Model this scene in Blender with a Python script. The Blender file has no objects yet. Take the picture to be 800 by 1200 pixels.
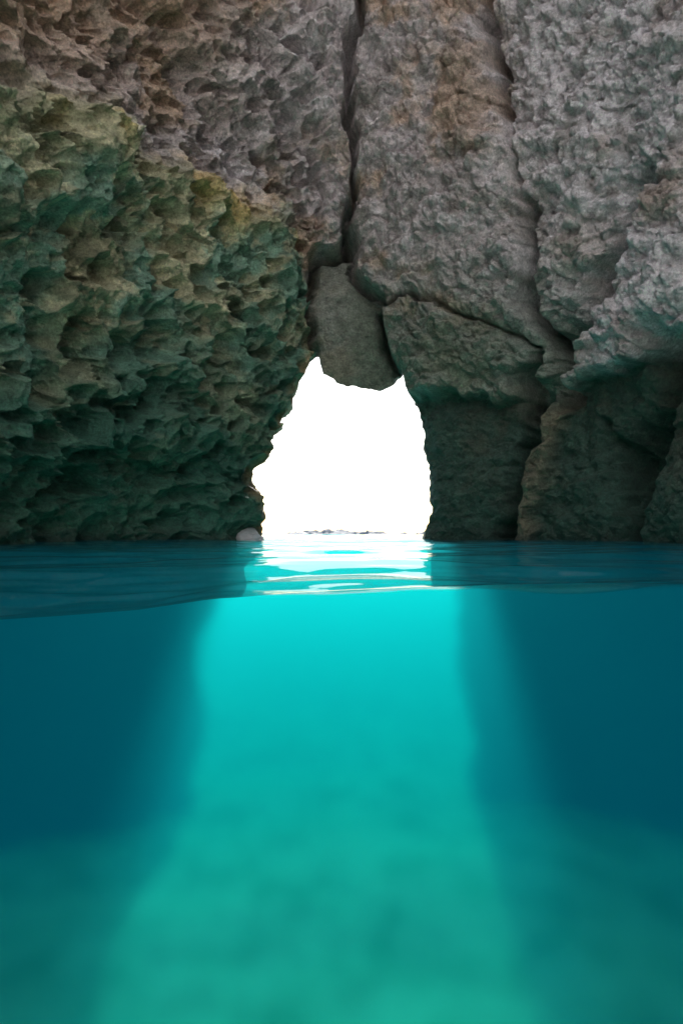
import bpy, math, numpy as np, bmesh
from mathutils import Vector
sc = bpy.context.scene
# ------------------------------------------------------------------ noise
def _h(ix, iy, iz, s):
    with np.errstate(over='ignore'):
        h = ix.astype(np.uint32)*np.uint32(374761393) + iy.astype(np.uint32)*np.uint32(668265263) \
            + iz.astype(np.uint32)*np.uint32(2147483647 % 4294967291) + np.uint32((s*974634777+12345) & 0xffffffff)
        h = (h ^ (h >> np.uint32(13)))*np.uint32(1274126177)
        h = (h ^ (h >> np.uint32(15)))*np.uint32(2246822519)
        h = h ^ (h >> np.uint32(16))
    return (h & np.uint32(0xffffff)).astype(np.float32)/np.float32(0xffffff)
def vnoise(P, sc_, seed=0):
    Q = P/sc_ + 1000.0
    I = np.floor(Q).astype(np.int64); F = (Q-I).astype(np.float32)
    F = F*F*F*(F*(F*6-15)+10)
    r = 0
    for dx in (0,1):
        wx = F[:,0] if dx else 1-F[:,0]
        for dy in (0,1):
            wy = F[:,1] if dy else 1-F[:,1]
            for dz in (0,1):
                wz = F[:,2] if dz else 1-F[:,2]
                r = r + wx*wy*wz*_h(I[:,0]+dx, I[:,1]+dy, I[:,2]+dz, seed)
    return r*2-1
def fbm(P, s, o=4, seed=0, gain=.5):
    a=1.; t=0.; r=0
    for k in range(o):
        r = r + a*vnoise(P, s/(2.03**k), seed+k*17); t+=a; a*=gain
    return r/t
def worley(P, s, seed=0):
    Q=(P/s+1000.0); I=np.floor(Q).astype(np.int64); Q=Q.astype(np.float32)
    f1=np.full(len(P),9.,np.float32); f2=f1.copy(); idv=np.zeros(len(P),np.float32)
    for dx in (-1,0,1):
        for dy in (-1,0,1):
            for dz in (-1,0,1):
                a,b,c=I[:,0]+dx,I[:,1]+dy,I[:,2]+dz
                hx=_h(a,b,c,seed)
                X=a+hx-Q[:,0]; Y=b+_h(a,b,c,seed+1)-Q[:,1]; Z=c+_h(a,b,c,seed+2)-Q[:,2]
                d=(X*X+Y*Y+Z*Z).astype(np.float32)
                m=d<f1
                f2=np.where(m,f1,np.minimum(f2,d)); f1=np.where(m,d,f1); idv=np.where(m,hx,idv)
    return np.sqrt(f1),np.sqrt(f2),idv
def sstep(a,b,x):
    t=np.clip((x-a)/(b-a),0,1); return t*t*(3-2*t)
def mesh_from(name, V, F, mat, col=None, smooth=True):
    me=bpy.data.meshes.new(name)
    F=np.asarray(F,np.int32); n=F.shape[1]
    me.vertices.add(len(V)); me.vertices.foreach_set('co',np.asarray(V,np.float32).ravel())
    me.loops.add(F.size); me.loops.foreach_set('vertex_index',F.ravel())
    me.polygons.add(len(F)); me.polygons.foreach_set('loop_start',np.arange(len(F),dtype=np.int32)*n)
    me.polygons.foreach_set('use_smooth',np.full(len(F),smooth))
    me.update(calc_edges=True); me.validate()
    if col is not None:
        at=me.color_attributes.new('Col','FLOAT_COLOR','POINT')
        at.data.foreach_set('color',np.concatenate([col,np.ones((len(col),1))],1).astype(np.float32).ravel())
    ob=bpy.data.objects.new(name,me); sc.collection.objects.link(ob); me.materials.append(mat)
    return ob
# -------------------------------------------------------------- materials
def newmat(n):
    m=bpy.data.materials.new(n); m.use_nodes=True; m.node_tree.nodes.clear(); return m,m.node_tree.nodes,m.node_tree.links
def rock_mat(name, flat=None, bump=1.0):
    m,N,L=newmat(name)
    out=N.new('ShaderNodeOutputMaterial'); b=N.new('ShaderNodeBsdfPrincipled'); L.new(b.outputs[0],out.inputs[0])
    b.inputs['Roughness'].default_value=.72; b.inputs['Specular IOR Level'].default_value=.45
    tc=N.new('ShaderNodeTexCoord')
    def noise(s,d=6,r=.6):
        n=N.new('ShaderNodeTexNoise'); n.inputs['Scale'].default_value=s; n.inputs['Detail'].default_value=d
        n.inputs['Roughness'].default_value=r; L.new(tc.outputs['Object'],n.inputs['Vector']); return n
    if flat is None:
        c=N.new('ShaderNodeAttribute'); c.attribute_name='Col'; cs=c.outputs['Color']
    else:
        c=N.new('ShaderNodeRGB'); c.outputs[0].default_value=(*flat,1); cs=c.outputs[0]
    def mult(cs,n,lo,hi):
        r1=N.new('ShaderNodeMapRange'); r1.inputs[1].default_value=.3; r1.inputs[2].default_value=.7
        r1.inputs[3].default_value=lo; r1.inputs[4].default_value=hi; L.new(n.outputs[0],r1.inputs[0])
        mx=N.new('ShaderNodeVectorMath'); mx.operation='SCALE'; L.new(cs,mx.inputs[0]); L.new(r1.outputs[0],mx.inputs['Scale']); return mx.outputs[0]
    if flat is None:
        cs=mult(cs,noise(7,8,.7),.58,1.48)
        cs=mult(cs,noise(38,5,.65),.64,1.38)
    else: cs=mult(cs,noise(3,8,.7),.85,1.12)
    L.new(cs,b.inputs['Base Color'])
    n2=noise(15,11,.7)
    b1=N.new('ShaderNodeBump'); b1.inputs['Strength'].default_value=1.0*bump; b1.inputs['Distance'].default_value=.10; L.new(n2.outputs[0],b1.inputs['Height'])
    L.new(b1.outputs[0],b.inputs['Normal'])
    return m
m_rock=rock_mat('limestone')
# ---------------------------------------------------- survey of the cave
# Bearings (u: sideways, w: vertical) are taken from the swimmer's station at (0,0,0.1)
CZ=.1; FP=811.
def bearing(x,y,z):
    yy=np.maximum(y,.3); return 400+x/yy*FP, 625-(z-CZ)/yy*FP
def poly_dist(u,w,pts):
    d=np.full(u.shape,1e9,np.float32)
    for (x0,y0),(x1,y1) in zip(pts[:-1],pts[1:]):
        dx,dy=x1-x0,y1-y0; t=np.clip(((u-x0)*dx+(w-y0)*dy)/(dx*dx+dy*dy),0,1)
        d=np.minimum(d,np.hypot(u-x0-t*dx,w-y0-t*dy))
    return d
def inside(u,w,pts):
    r=np.zeros(u.shape,bool); n=len(pts)
    for i in range(n):
        x0,y0=pts[i]; x1,y1=pts[(i+1)%n]
        c=((y0>w)!=(y1>w)); 
        if y1!=y0: r^= c & (u < (x1-x0)*(w-y0)/(y1-y0)+x0)
    return r
def soft(u,w,pts,r=7):
    s_=np.where(inside(u,w,pts),1,-1)*poly_dist(u,w,pts+pts[:1]); return sstep(-r,r,s_)
# plan of the wall
plan=np.array([(-5.6,-2),(-5.1,0),(-4.4,2.2),(-3.6,5.2),(-2.7,7.7),(-1.7,9.3),(-.7,10),(.2,10.15),(1.0,10),(1.8,9.6),(2.7,8.9),(3.6,7.7),(4.5,5.8),(5.2,2.5),(5.5,0),(5.9,-2)],float)
seg=np.r_[0,np.cumsum(np.hypot(*np.diff(plan,axis=0).T))]
ss=np.linspace(0,seg[-1],2000); px_=np.interp(ss,seg,plan[:,0]); py_=np.interp(ss,seg,plan[:,1])
k=np.exp(-np.linspace(-2.5,2.5,121)**2); k/=k.sum()
px_=np.convolve(np.pad(px_,60,'edge'),k,'valid'); py_=np.convolve(np.pad(py_,60,'edge'),k,'valid')
uu=400+px_/np.maximum(py_,.3)*FP
vis=(py_>4)&(uu>-60)&(uu<860)
dens=np.where(vis,1/.0105,1/.07); dens=np.convolve(np.pad(dens,20,'edge'),np.ones(41)/41,'valid')
cum=np.r_[0,np.cumsum((dens[1:]+dens[:-1])/2*np.diff(ss))]
nc=int(cum[-1]); s=np.interp(np.linspace(0,cum[-1],nc),cum,ss)
X0=np.interp(s,ss,px_); Y0=np.interp(s,ss,py_)
tx=np.gradient(X0,s); ty=np.gradient(Y0,s); l=np.hypot(tx,ty); nx,ny=ty/l,-tx/l      # inward normal
zs=np.r_[np.arange(-3.9,-.1,.06),np.arange(-.1,7.2,.0105),np.arange(7.2,9.2,.12)]
nr=len(zs)
Z=np.repeat(zs[:,None],nc,1); X=np.repeat(X0[None],nr,0); Y=np.repeat(Y0[None],nr,0)
NX=np.repeat(nx[None],nr,0); NY=np.repeat(ny[None],nr,0)
lean=.022*np.maximum(Z,0)**1.5+.03*np.maximum(Z,0)
X+=NX*lean; Y+=NY*lean
P=np.stack([X.ravel(),Y.ravel(),Z.ravel()],1); NN=np.stack([NX.ravel(),NY.ravel(),0*NX.ravel()],1)
big=fbm(P,2.2,4,5); P=P+NN*(big*.32)[:,None]
u,w=bearing(P[:,0],P[:,1],P[:,2])
jit=fbm(P,.35,4,40); jit2=fbm(P,.35,4,60); jb=fbm(P,1.0,3,66)
u2=u+jit*14; w2=w+jit2*14
MOUTH=[(310,640),(313,600),(312,572),(316,540),(326,510),(341,478),(356,448),(363,425),(368,400),(377,402),(385,434),(396,446),(430,450),(455,446),(460,430),(466,432),(473,448),(482,470),(486,505),(492,550),(493,590),(488,640),
       (500,655),(505,700),(512,760),(520,820),(530,900),(540,980),(255,980),(264,900),(272,820),(277,760),(283,700),(296,655)]
warp=np.where(w>635,3,1.0)
um=u+jit*9*warp**.5; wm=w+jit2*9
hole=inside(um,wm,MOUTH)
dm=poly_dist(um,wm,MOUTH+MOUTH[:1])
# masks
LB=[(-400,-60),(0,72),(70,112),(130,122),(180,165),(250,205),(300,232),(345,262),(372,330),(366,400)]
lx=np.array([p[0] for p in LB]); ly=np.array([p[1] for p in LB])
lbw=np.interp(u2,lx,ly)+jb*26+jit*14
left=1-sstep(365,385,u2)
lowleft=left*sstep(-22,34,w2-lbw)
RB=[(480,462),(560,462),(610,468),(650,470),(700,440),(760,420),(800,398),(1300,150)]
rbw=np.interp(u2,[p[0] for p in RB],[p[1] for p in RB])
right=sstep(400,425,u2)
lowright=right*sstep(-6,8,w2-rbw)
KEY=[(408,268),(376,300),(371,345),(372,400),(378,470),(463,470),(458,420),(447,360),(412,312)]
key=soft(u+jit*8,w+jit2*8,KEY,4)
# ---------- relief
Pw=P+np.stack([fbm(P,.35,2,70),fbm(P,.35,2,80),fbm(P,.35,2,90)],1)*.06
sq=np.array([1,1,1.3])
f1,f2,i1=worley(Pw*sq,.52,3); g1,g2,j1=worley(Pw*sq,.27,9); h1,h2,k1=worley(Pw,.13,21)
med=fbm(P,.5,5,100); fine=fbm(P,.12,4,120,.6)
big2=fbm(P,1.1,3,140)
def bowl(f,idv,r): 
    rr=r*(.55+.45*idv); return np.sqrt(np.clip(1-(f/rr)**2,0,1))*rr*(idv>.15)
def rimr(f,idv,r):
    rr=r*(.55+.45*idv); return np.exp(-((f-rr)/.09)**2)*(idv>.15)
def knob(f,idv): return np.clip(1-f*f*1.6,0,1)*(idv)
pitm=.5+.5*sstep(-.3,.2,big2)
hole1=bowl(f1,i1,.55)*(i1>.72); hole2=bowl(g1,j1,.6)*(j1>.74)
dl=-(bowl(f1,i1,.7)*.40+bowl(g1,j1,.7)*.34+bowl(h1,k1,.65)*.14+hole1*.30+hole2*.28)*pitm+(rimr(f1,i1,.7)*.035+rimr(g1,j1,.7)*.025)*pitm+med*.26+fine*.055
du=-(bowl(f1,i1,.6)*.22+bowl(g1,j1,.65)*.30+bowl(h1,k1,.65)*.20+hole2*.20)+knob(h1,k1)*.03+med*.3+fine*.07
dr=knob(f1,i1)*.14+knob(g1,j1)*.22+knob(h1,k1)*.13-bowl(h2-.3,k1,.6)*.07-hole2*.22-hole1*.12+med*.24+fine*.08
dlr=med*.18+fine*.07+knob(g1,j1)*.10+knob(h1,k1)*.05-hole2*.12
dk=med*.08+fine*.04+knob(h1,k1)*.02
d=dr*(1-left)+left*(du*(1-lowleft)+dl*lowleft)
d=d*(1-lowright)+dlr*lowright
d=d*(1-key)+dk*key
# block offsets
d+= lowleft*(.22*(1-sstep(60,420,w-lbw))+.12)
d+= left*(-.03)*(1-lowleft)
d-= .60*left*sstep(500,640,w)*(1-np.exp(-(dm/70)**2))   # wave-cut notch
d+= -.30*key
d+= -.28*lowright*(1-.4*sstep(600,650,u2))
d+= .18*right*(1-sstep(-10,14,u2-np.interp(w2,[0,130,230,380,640],[570,597,618,622,600])))*(1-key)*(1-lowright)
d+= .25*sstep(-14,10,u2-np.interp(w2,[170,340,430,640],[790,700,662,655]))*(1-lowright)*right
slab=soft(u+jit*18,w+jit2*18,[(586,650),(600,590),(618,540),(632,488),(650,470),(665,485),(652,530),(632,590),(622,650)],9)
d+= .30*slab
slab2=soft(u+jit*18,w+jit2*18,[(745,700),(752,560),(775,480),(800,415),(1000,350),(1000,700)],9)
d+= .26*slab2
cracks=[([(418,-60),(416,40),(408,110),(413,180),(410,240),(402,285),(378,300),(371,350),(369,400)],4.5,.75),
        ([(410,255),(412,310),(430,335),(447,360),(452,395),(462,440)],4.0,.6),
        ([(447,360),(485,352),(520,360),(560,372),(620,400)],2.6,.22),
        ([(566,-60),(572,20),(584,80),(594,136)],5,.9),
        ([(594,136),(606,185),(618,240)],2.4,.2),
        ([(618,236),(622,300),(618,350),(626,380),(650,410),(660,440)],6,1.0),
        ([(775,215),(752,248),(735,275),(715,325),(690,360),(675,400),(660,440),(655,470)],9,1.3),
        ([(620,410),(615,450),(622,470),(605,530),(592,570),(580,640)],9,1.0),
        ([(790,400),(782,450),(758,520),(738,560),(732,640)],14,1.3),
        ([(700,500),(720,540),(716,600)],3,.15),
        ([(140,-40),(210,60),(260,150),(300,230)],4,.12),
        ([(300,-40),(330,80),(372,200),(380,260)],5,.18)]
for pts,wd,dep in cracks:
    cd=poly_dist(u+jit*13,w+jit2*13,pts)
    wv=wd*(.5+1.1*np.clip(.5+jb+med,.1,1.4))
    d-= dep*np.exp(-(cd/wv)**2)
    d-= .07*np.exp(-(cd/(wd*4))**2)
d-= .20*np.clip(1-dm/26,0,1)**2*(1-.6*key)
uw=1-sstep(-.5,0,P[:,2])
d=d*(1-uw)+uw*(med*.2+big2*.2-.45*(1-np.exp(-(dm/60)**2)))
V=P+NN*d[:,None]; V[:,2]+= (jit*.03+ .02*fine -.20*np.clip(d-med*.2,-.25,.1)*(1-key)*sstep(20,60,dm))*(1-uw)
# ---------- colours (mineral / algae zones, water's teal light painted in low on the left)
def mixc(a,b,t): return a*(1-t[:,None])+b*t[:,None]
c=lambda *a:np.array(a,float)
n1=fbm(P,.9,5,200); n2=fbm(P,.25,5,220,.6); n3=fbm(P*np.array([1,1,.35]),.6,4,240); n4=fbm(P,.4,4,260,.6)
up=mixc(np.tile(c(.60,.52,.54),(len(P),1)),c(.54,.35,.23),sstep(-.1,.35,n1+.5*n2)*.75*(1-.55*sstep(480,700,u)))
up=mixc(up,c(.80,.74,.79),sstep(.0,.35,n2)*.6*sstep(-.25,.2,-n1))
up=mixc(up,c(.84,.79,.86),right*sstep(500,740,u)*.8*sstep(-.7,-.1,-n1))
up=mixc(up,c(.56,.34,.20),left*(1-sstep(-40,180,w+n1*80))*(1-sstep(200,360,u))*.8)
up=mixc(up,c(.28,.24,.22),sstep(.1,.45,n4)*.55)
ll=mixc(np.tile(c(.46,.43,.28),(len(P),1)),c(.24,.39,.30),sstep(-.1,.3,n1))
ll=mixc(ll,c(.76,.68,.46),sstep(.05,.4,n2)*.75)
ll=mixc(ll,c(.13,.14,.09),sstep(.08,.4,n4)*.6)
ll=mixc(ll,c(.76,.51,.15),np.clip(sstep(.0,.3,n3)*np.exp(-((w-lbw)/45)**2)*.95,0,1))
ll=mixc(ll,c(.03,.13,.095),sstep(300,570,w+n1*90)*.94)  # algae green that also paints the water's teal cast, darkening to the waterline
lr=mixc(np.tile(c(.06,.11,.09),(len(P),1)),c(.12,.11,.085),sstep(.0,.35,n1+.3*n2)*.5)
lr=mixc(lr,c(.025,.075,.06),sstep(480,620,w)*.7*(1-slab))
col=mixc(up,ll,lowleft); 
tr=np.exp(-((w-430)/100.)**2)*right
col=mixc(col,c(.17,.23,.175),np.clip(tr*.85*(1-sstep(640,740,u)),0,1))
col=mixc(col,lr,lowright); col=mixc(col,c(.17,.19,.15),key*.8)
col=mixc(col,c(.28,.21,.14),slab*.5)
rim=np.clip(1-dm/16,0,1)*(u<372)*(w<640)
col=mixc(col,c(.46,.31,.17),rim*.8)
wet=1-sstep(-.02,.22,P[:,2]+jit*.08)
col=mixc(col,c(.025,.045,.038),wet*.8)
col=mixc(col,c(.06,.10,.10),uw)
# ---------- faces + tunnel through the headwall
idx=np.arange(nr*nc).reshape(nr,nc)
H=hole.reshape(nr,nc)
ff=(H[:-1,:-1]|H[:-1,1:]|H[1:,1:]|H[1:,:-1])
Q=np.stack([idx[:-1,:-1],idx[:-1,1:],idx[1:,1:],idx[1:,:-1]],-1)
F=Q[~ff]
E=[]
a=ff[:,1:]!=ff[:,:-1]; r_,c_=np.nonzero(a); E.append(np.stack([idx[r_,c_+1],idx[r_+1,c_+1]],1))
a=ff[1:,:]!=ff[:-1,:]; r_,c_=np.nonzero(a); E.append(np.stack([idx[r_+1,c_],idx[r_+1,c_+1]],1))
E=np.concatenate(E); bv,inv=np.unique(E,return_inverse=True); inv=inv.reshape(-1,2)
B=V[bv].copy()
for it in range(6):
    S=np.zeros_like(B); C=np.zeros(len(B))
    np.add.at(S,inv[:,0],B[inv[:,1]]); np.add.at(S,inv[:,1],B[inv[:,0]]); np.add.at(C,inv[:,0],1); np.add.at(C,inv[:,1],1)
    B=B*.4+.6*S/C[:,None]
V[bv]=B
allV=[V]; allC=[col]; allF=[F]; base=len(V); prev=bv
cen=np.array([0.05,10,1.0]); out=B-cen; out[:,1]=0; out/=np.linalg.norm(out,axis=1)[:,None]
for dep in (.04,.1,.18,.28,.4,.55,.75,1.0):
    R=B+np.array([0,dep,0])+out*(dep*.35-.05*math.sin(min(dep,1)*3.1)+ fbm(B+np.array([0,dep,0]),.4,4,300)*min(dep,.5)*.35)[:,None]
    ids=np.arange(len(bv))+base; base+=len(bv)
    allV.append(R); allC.append(col[bv])
    allF.append(np.stack([prev[inv[:,0]],prev[inv[:,1]],ids[inv[:,1]],ids[inv[:,0]]],1)); prev=ids
mesh_from('sea_cave_rock_wall',np.concatenate(allV),np.concatenate(allF),m_rock,np.concatenate(allC))
# ------------- unseen white cliff, added behind the camera to bounce sun onto the rock
def grid(xs,ys):
    A,Bq=np.meshgrid(xs,ys); n=len(xs); m=len(ys); id_=np.arange(n*m).reshape(m,n)
    return A.ravel(),Bq.ravel(),np.stack([id_[:-1,:-1],id_[:-1,1:],id_[1:,1:],id_[1:,:-1]],-1).reshape(-1,4)
ga,gz,gf=grid(np.linspace(-1.35,1.35,240),np.linspace(-4,40,160))
rad=14.5+np.maximum(gz,0)*.03
cp=np.stack([np.sin(ga)*rad,7-np.cos(ga)*rad,gz],1); cr=fbm(cp,5,6,400)*1.3
cp[:,0]+=np.sin(ga)*cr; cp[:,1]-=np.cos(ga)*cr
mesh_from('unseen_bounce_cliff',cp,gf,rock_mat('bounce_white',(.88,.85,.83),.3))
# --------------------------------------------------------------- seabed
def geo(a,b,n,first):
    r=np.linspace(0,1,n)**3; return a+(b-a)*r
xs=np.r_[-geo(6,900,40,0)[::-1],np.linspace(-6,6,160)[1:-1],geo(6,900,40,0)]
ys=np.r_[np.linspace(-40,0,30)[:-1],np.linspace(0,14,200),geo(14,1500,50,0)[1:]]
gx,gy,gf=grid(xs,ys); sp=np.stack([gx,gy,0*gx],1)
DEP=2.75
sp[:,2]=-DEP+fbm(sp,2.5,4,500)*.22+fbm(sp,.5,3,520)*.03
m,N,L=newmat('sand'); o=N.new('ShaderNodeOutputMaterial'); b=N.new('ShaderNodeBsdfPrincipled'); L.new(b.outputs[0],o.inputs[0])
b.inputs['Roughness'].default_value=.95
tc=N.new('ShaderNodeTexCoord'); n=N.new('ShaderNodeTexNoise'); n.inputs['Scale'].default_value=2.2; n.inputs['Detail'].default_value=9; n.inputs['Roughness'].default_value=.72
L.new(tc.outputs['Object'],n.inputs['Vector']); r=N.new('ShaderNodeValToRGB'); L.new(n.outputs[0],r.inputs[0])
r.color_ramp.elements[0].position=.38; r.color_ramp.elements[0].color=(.34,.50,.22,1); r.color_ramp.elements[1].position=.56; r.color_ramp.elements[1].color=(.92,.94,.60,1)
L.new(r.outputs[0],b.inputs['Base Color'])
n2_=N.new('ShaderNodeTexNoise'); n2_.inputs['Scale'].default_value=8; n2_.inputs['Detail'].default_value=8; L.new(tc.outputs['Object'],n2_.inputs['Vector'])
bb=N.new('ShaderNodeBump'); bb.inputs['Distance'].default_value=.06; L.new(n2_.outputs[0],bb.inputs['Height']); L.new(bb.outputs[0],b.inputs['Normal'])
mesh_from('seabed',sp,gf,m)
# ---------------------------------------------------------------- water
m,N,L=newmat('sea_water'); o=N.new('ShaderNodeOutputMaterial')
tr_=N.new('ShaderNodeBsdfTransparent'); gl=N.new('ShaderNodeBsdfGlossy'); gl.inputs['Roughness'].default_value=.05
fr=N.new('ShaderNodeFresnel'); mx=N.new('ShaderNodeMixShader')
ge=N.new('ShaderNodeNewGeometry')
ir=N.new('ShaderNodeMapRange'); ir.inputs[3].default_value=1.33; ir.inputs[4].default_value=1/1.33   # same interface from either side
L.new(ge.outputs['Backfacing'],ir.inputs[0]); L.new(ir.outputs[0],fr.inputs['IOR'])
sx=N.new('ShaderNodeSeparateXYZ'); L.new(ge.outputs['True Normal'],sx.inputs[0])
ab=N.new('ShaderNodeMath'); ab.operation='ABSOLUTE'; L.new(sx.outputs[2],ab.inputs[0])
gt=N.new('ShaderNodeMath'); gt.operation='GREATER_THAN'; gt.inputs[1].default_value=.25; L.new(ab.outputs[0],gt.inputs[0])
# micro-ripples lower the mean grazing reflectance
rm=N.new('ShaderNodeMath'); rm.operation='MULTIPLY'; rm.inputs[1].default_value=.72; L.new(fr.outputs[0],rm.inputs[0])
L.new(rm.outputs[0],mx.inputs[0]); L.new(tr_.outputs[0],mx.inputs[1]); L.new(gl.outputs[0],mx.inputs[2])
rf=N.new('ShaderNodeBsdfRefraction'); rf.inputs['IOR'].default_value=1.33; rf.inputs['Roughness'].default_value=.20
mf=N.new('ShaderNodeMixShader'); L.new(gt.outputs[0],mf.inputs[0]); L.new(rf.outputs[0],mf.inputs[1]); L.new(mx.outputs[0],mf.inputs[2])
L.new(mf.outputs[0],o.inputs[0])
# coefficients per metre: absorption (.42,.006,.002)  scattering (.01,.135,.16)
va=N.new('ShaderNodeVolumeAbsorption'); va.inputs['Color'].default_value=(0,.986,.995,1); va.inputs['Density'].default_value=.42
vs=N.new('ShaderNodeVolumeScatter'); vs.inputs['Color'].default_value=(.05,.86,1,1); vs.inputs['Density'].default_value=.157; vs.inputs['Anisotropy'].default_value=.66
ve=N.new('ShaderNodeEmission'); ve.inputs[0].default_value=(0,.62,1,1); ve.inputs[1].default_value=.0145  # added glow: constant blue-green emission that lifts the unlit water
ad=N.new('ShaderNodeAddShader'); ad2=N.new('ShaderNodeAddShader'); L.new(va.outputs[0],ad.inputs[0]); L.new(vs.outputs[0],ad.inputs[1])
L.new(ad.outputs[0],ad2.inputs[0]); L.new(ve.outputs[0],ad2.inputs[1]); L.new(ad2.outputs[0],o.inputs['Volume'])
FR=1.0
xs=np.r_[-geo(3.5,600,40,0)[::-1],np.linspace(-3.5,3.5,300)[1:-1],geo(3.5,600,40,0)]
ys=np.r_[FR+np.linspace(0,1,100)**1.4*2.5,np.linspace(FR+2.5,14,300)[1:],geo(14,1400,60,0)[1:]]
gx,gy,gf=grid(xs,ys)
wp=np.stack([gx,gy,0*gx],1)
wz=fbm(wp*np.array([.45,1,1]),1.1,3,600,.4)*.042+fbm(wp*np.array([.6,1,1]),.3,3,620)*.019
edge=np.interp(gx,[-3,-.6,-.49,-.3,-.185,0,.12,.49,.9,3],[.0,-.030,-.025,-.013,.0075,.018,.0235,.029,.02,.0])+.003*fbm(wp*np.array([1,0,0]),.16,2,645)
bl=1-sstep(0,.9,gy-FR)
wz=wz*(1-bl)+edge*bl+.026*bl*sstep(0,.12,gy-FR)*fbm(wp*np.array([.6,1,1]),.22,3,640)
wp[:,2]=wz
nW=len(xs); mW=len(ys)
ring=np.r_[np.arange(nW),np.arange(1,mW)*nW+nW-1,(mW-1)*nW+np.arange(nW-2,-1,-1),np.arange(mW-2,0,-1)*nW]
lowv=wp[ring].copy(); lowv[:,2]=-4.2
k0=len(wp); ids=np.arange(len(ring))+k0; nx_=np.roll(np.arange(len(ring)),-1)
side=np.stack([ring,ids,ids[nx_],ring[nx_]],1)
wo=mesh_from('sea_water',np.concatenate([wp,lowv]),np.concatenate([gf,side]),m)
bm=bmesh.new(); bm.from_mesh(wo.data); bm.verts.ensure_lookup_table()
bm.faces.new([bm.verts[i] for i in ids])
bmesh.ops.recalc_face_normals(bm,faces=bm.faces)
bm.faces.ensure_lookup_table()
if bm.faces[len(gf)//2].normal.z<0: bmesh.ops.reverse_faces(bm,faces=bm.faces)
for e in bm.edges:
    if len(e.link_faces)==2 and e.calc_face_angle(0)>.8: e.smooth=False
bm.to_mesh(wo.data); bm.free()
# ------------------------------------------- reef and boulder at the mouth
def boulder(name,loc,size,seed,colr):
    bm=bmesh.new(); bmesh.ops.create_icosphere(bm,subdivisions=5,radius=1)
    me=bpy.data.meshes.new(name); bm.to_mesh(me); bm.free()
    n=len(me.vertices); co=np.zeros(n*3); me.vertices.foreach_get('co',co); co=co.reshape(-1,3)
    co=co*(1+.45*fbm(co,.9,5,seed))[:,None]*np.array(size); me.vertices.foreach_set('co',co.ravel())
    for p in me.polygons: p.use_smooth=True
    me.materials.append(rock_mat(name+'_stone',colr)); ob=bpy.data.objects.new(name,me); ob.location=loc; sc.collection.objects.link(ob)
boulder('boulder',(-1.27,9.6,-.03),(.22,.2,.17),7,(.6,.6,.64))
gx,gy,gf=grid(np.linspace(-22,22,260),np.linspace(60,72,50))
rp=np.stack([gx,gy,0*gx],1)
rp[:,2]=np.maximum(fbm(rp,3,6,700,.65)*1.1+.12,-.5)*np.exp(-((gy-66)/4)**2)-.3*(1-np.exp(-((gy-66)/4)**2))+.05
mesh_from('distant_reef',rp,gf,rock_mat('reef_stone',(.62,.6,.57)))
# ------------------------------------------------------------- lighting
EL=math.radians(26.5); AZ=math.radians(1.5)   # azimuth measured from +Y towards +X
wd=bpy.data.worlds.new('World'); sc.world=wd; wd.use_nodes=True; N=wd.node_tree.nodes; L=wd.node_tree.links
sky=N.new('ShaderNodeTexSky'); sky.sky_type='NISHITA'; sky.sun_disc=False; sky.sun_elevation=EL; sky.sun_rotation=AZ; sky.dust_density=.6
L.new(sky.outputs[0],N['Background'].inputs[0]); N['Background'].inputs[1].default_value=.15
sl=bpy.data.lights.new('sun','SUN'); sl.energy=5; sl.angle=math.radians(2.5); sl.color=(1,.98,.95)
so=bpy.data.objects.new('sun',sl); sc.collection.objects.link(so)
dv=Vector((math.sin(AZ)*math.cos(EL),math.cos(AZ)*math.cos(EL),math.sin(EL)))
so.rotation_euler=dv.to_track_quat('Z','Y').to_euler(); so.location=(0,30,20)
cam=bpy.data.cameras.new('camera'); co=bpy.data.objects.new('camera',cam); sc.collection.objects.link(co); sc.camera=co
co.location=(0,0,CZ); co.rotation_euler=(math.radians(90),0,0)
cam.sensor_fit='VERTICAL'; cam.sensor_height=36; cam.sensor_width=24; cam.lens=FP/1200*36; cam.shift_y=25/1200; cam.clip_start=.02; cam.clip_end=5000
sc.view_settings.view_transform='Standard'; sc.view_settings.look='None'; sc.view_settings.exposure=0
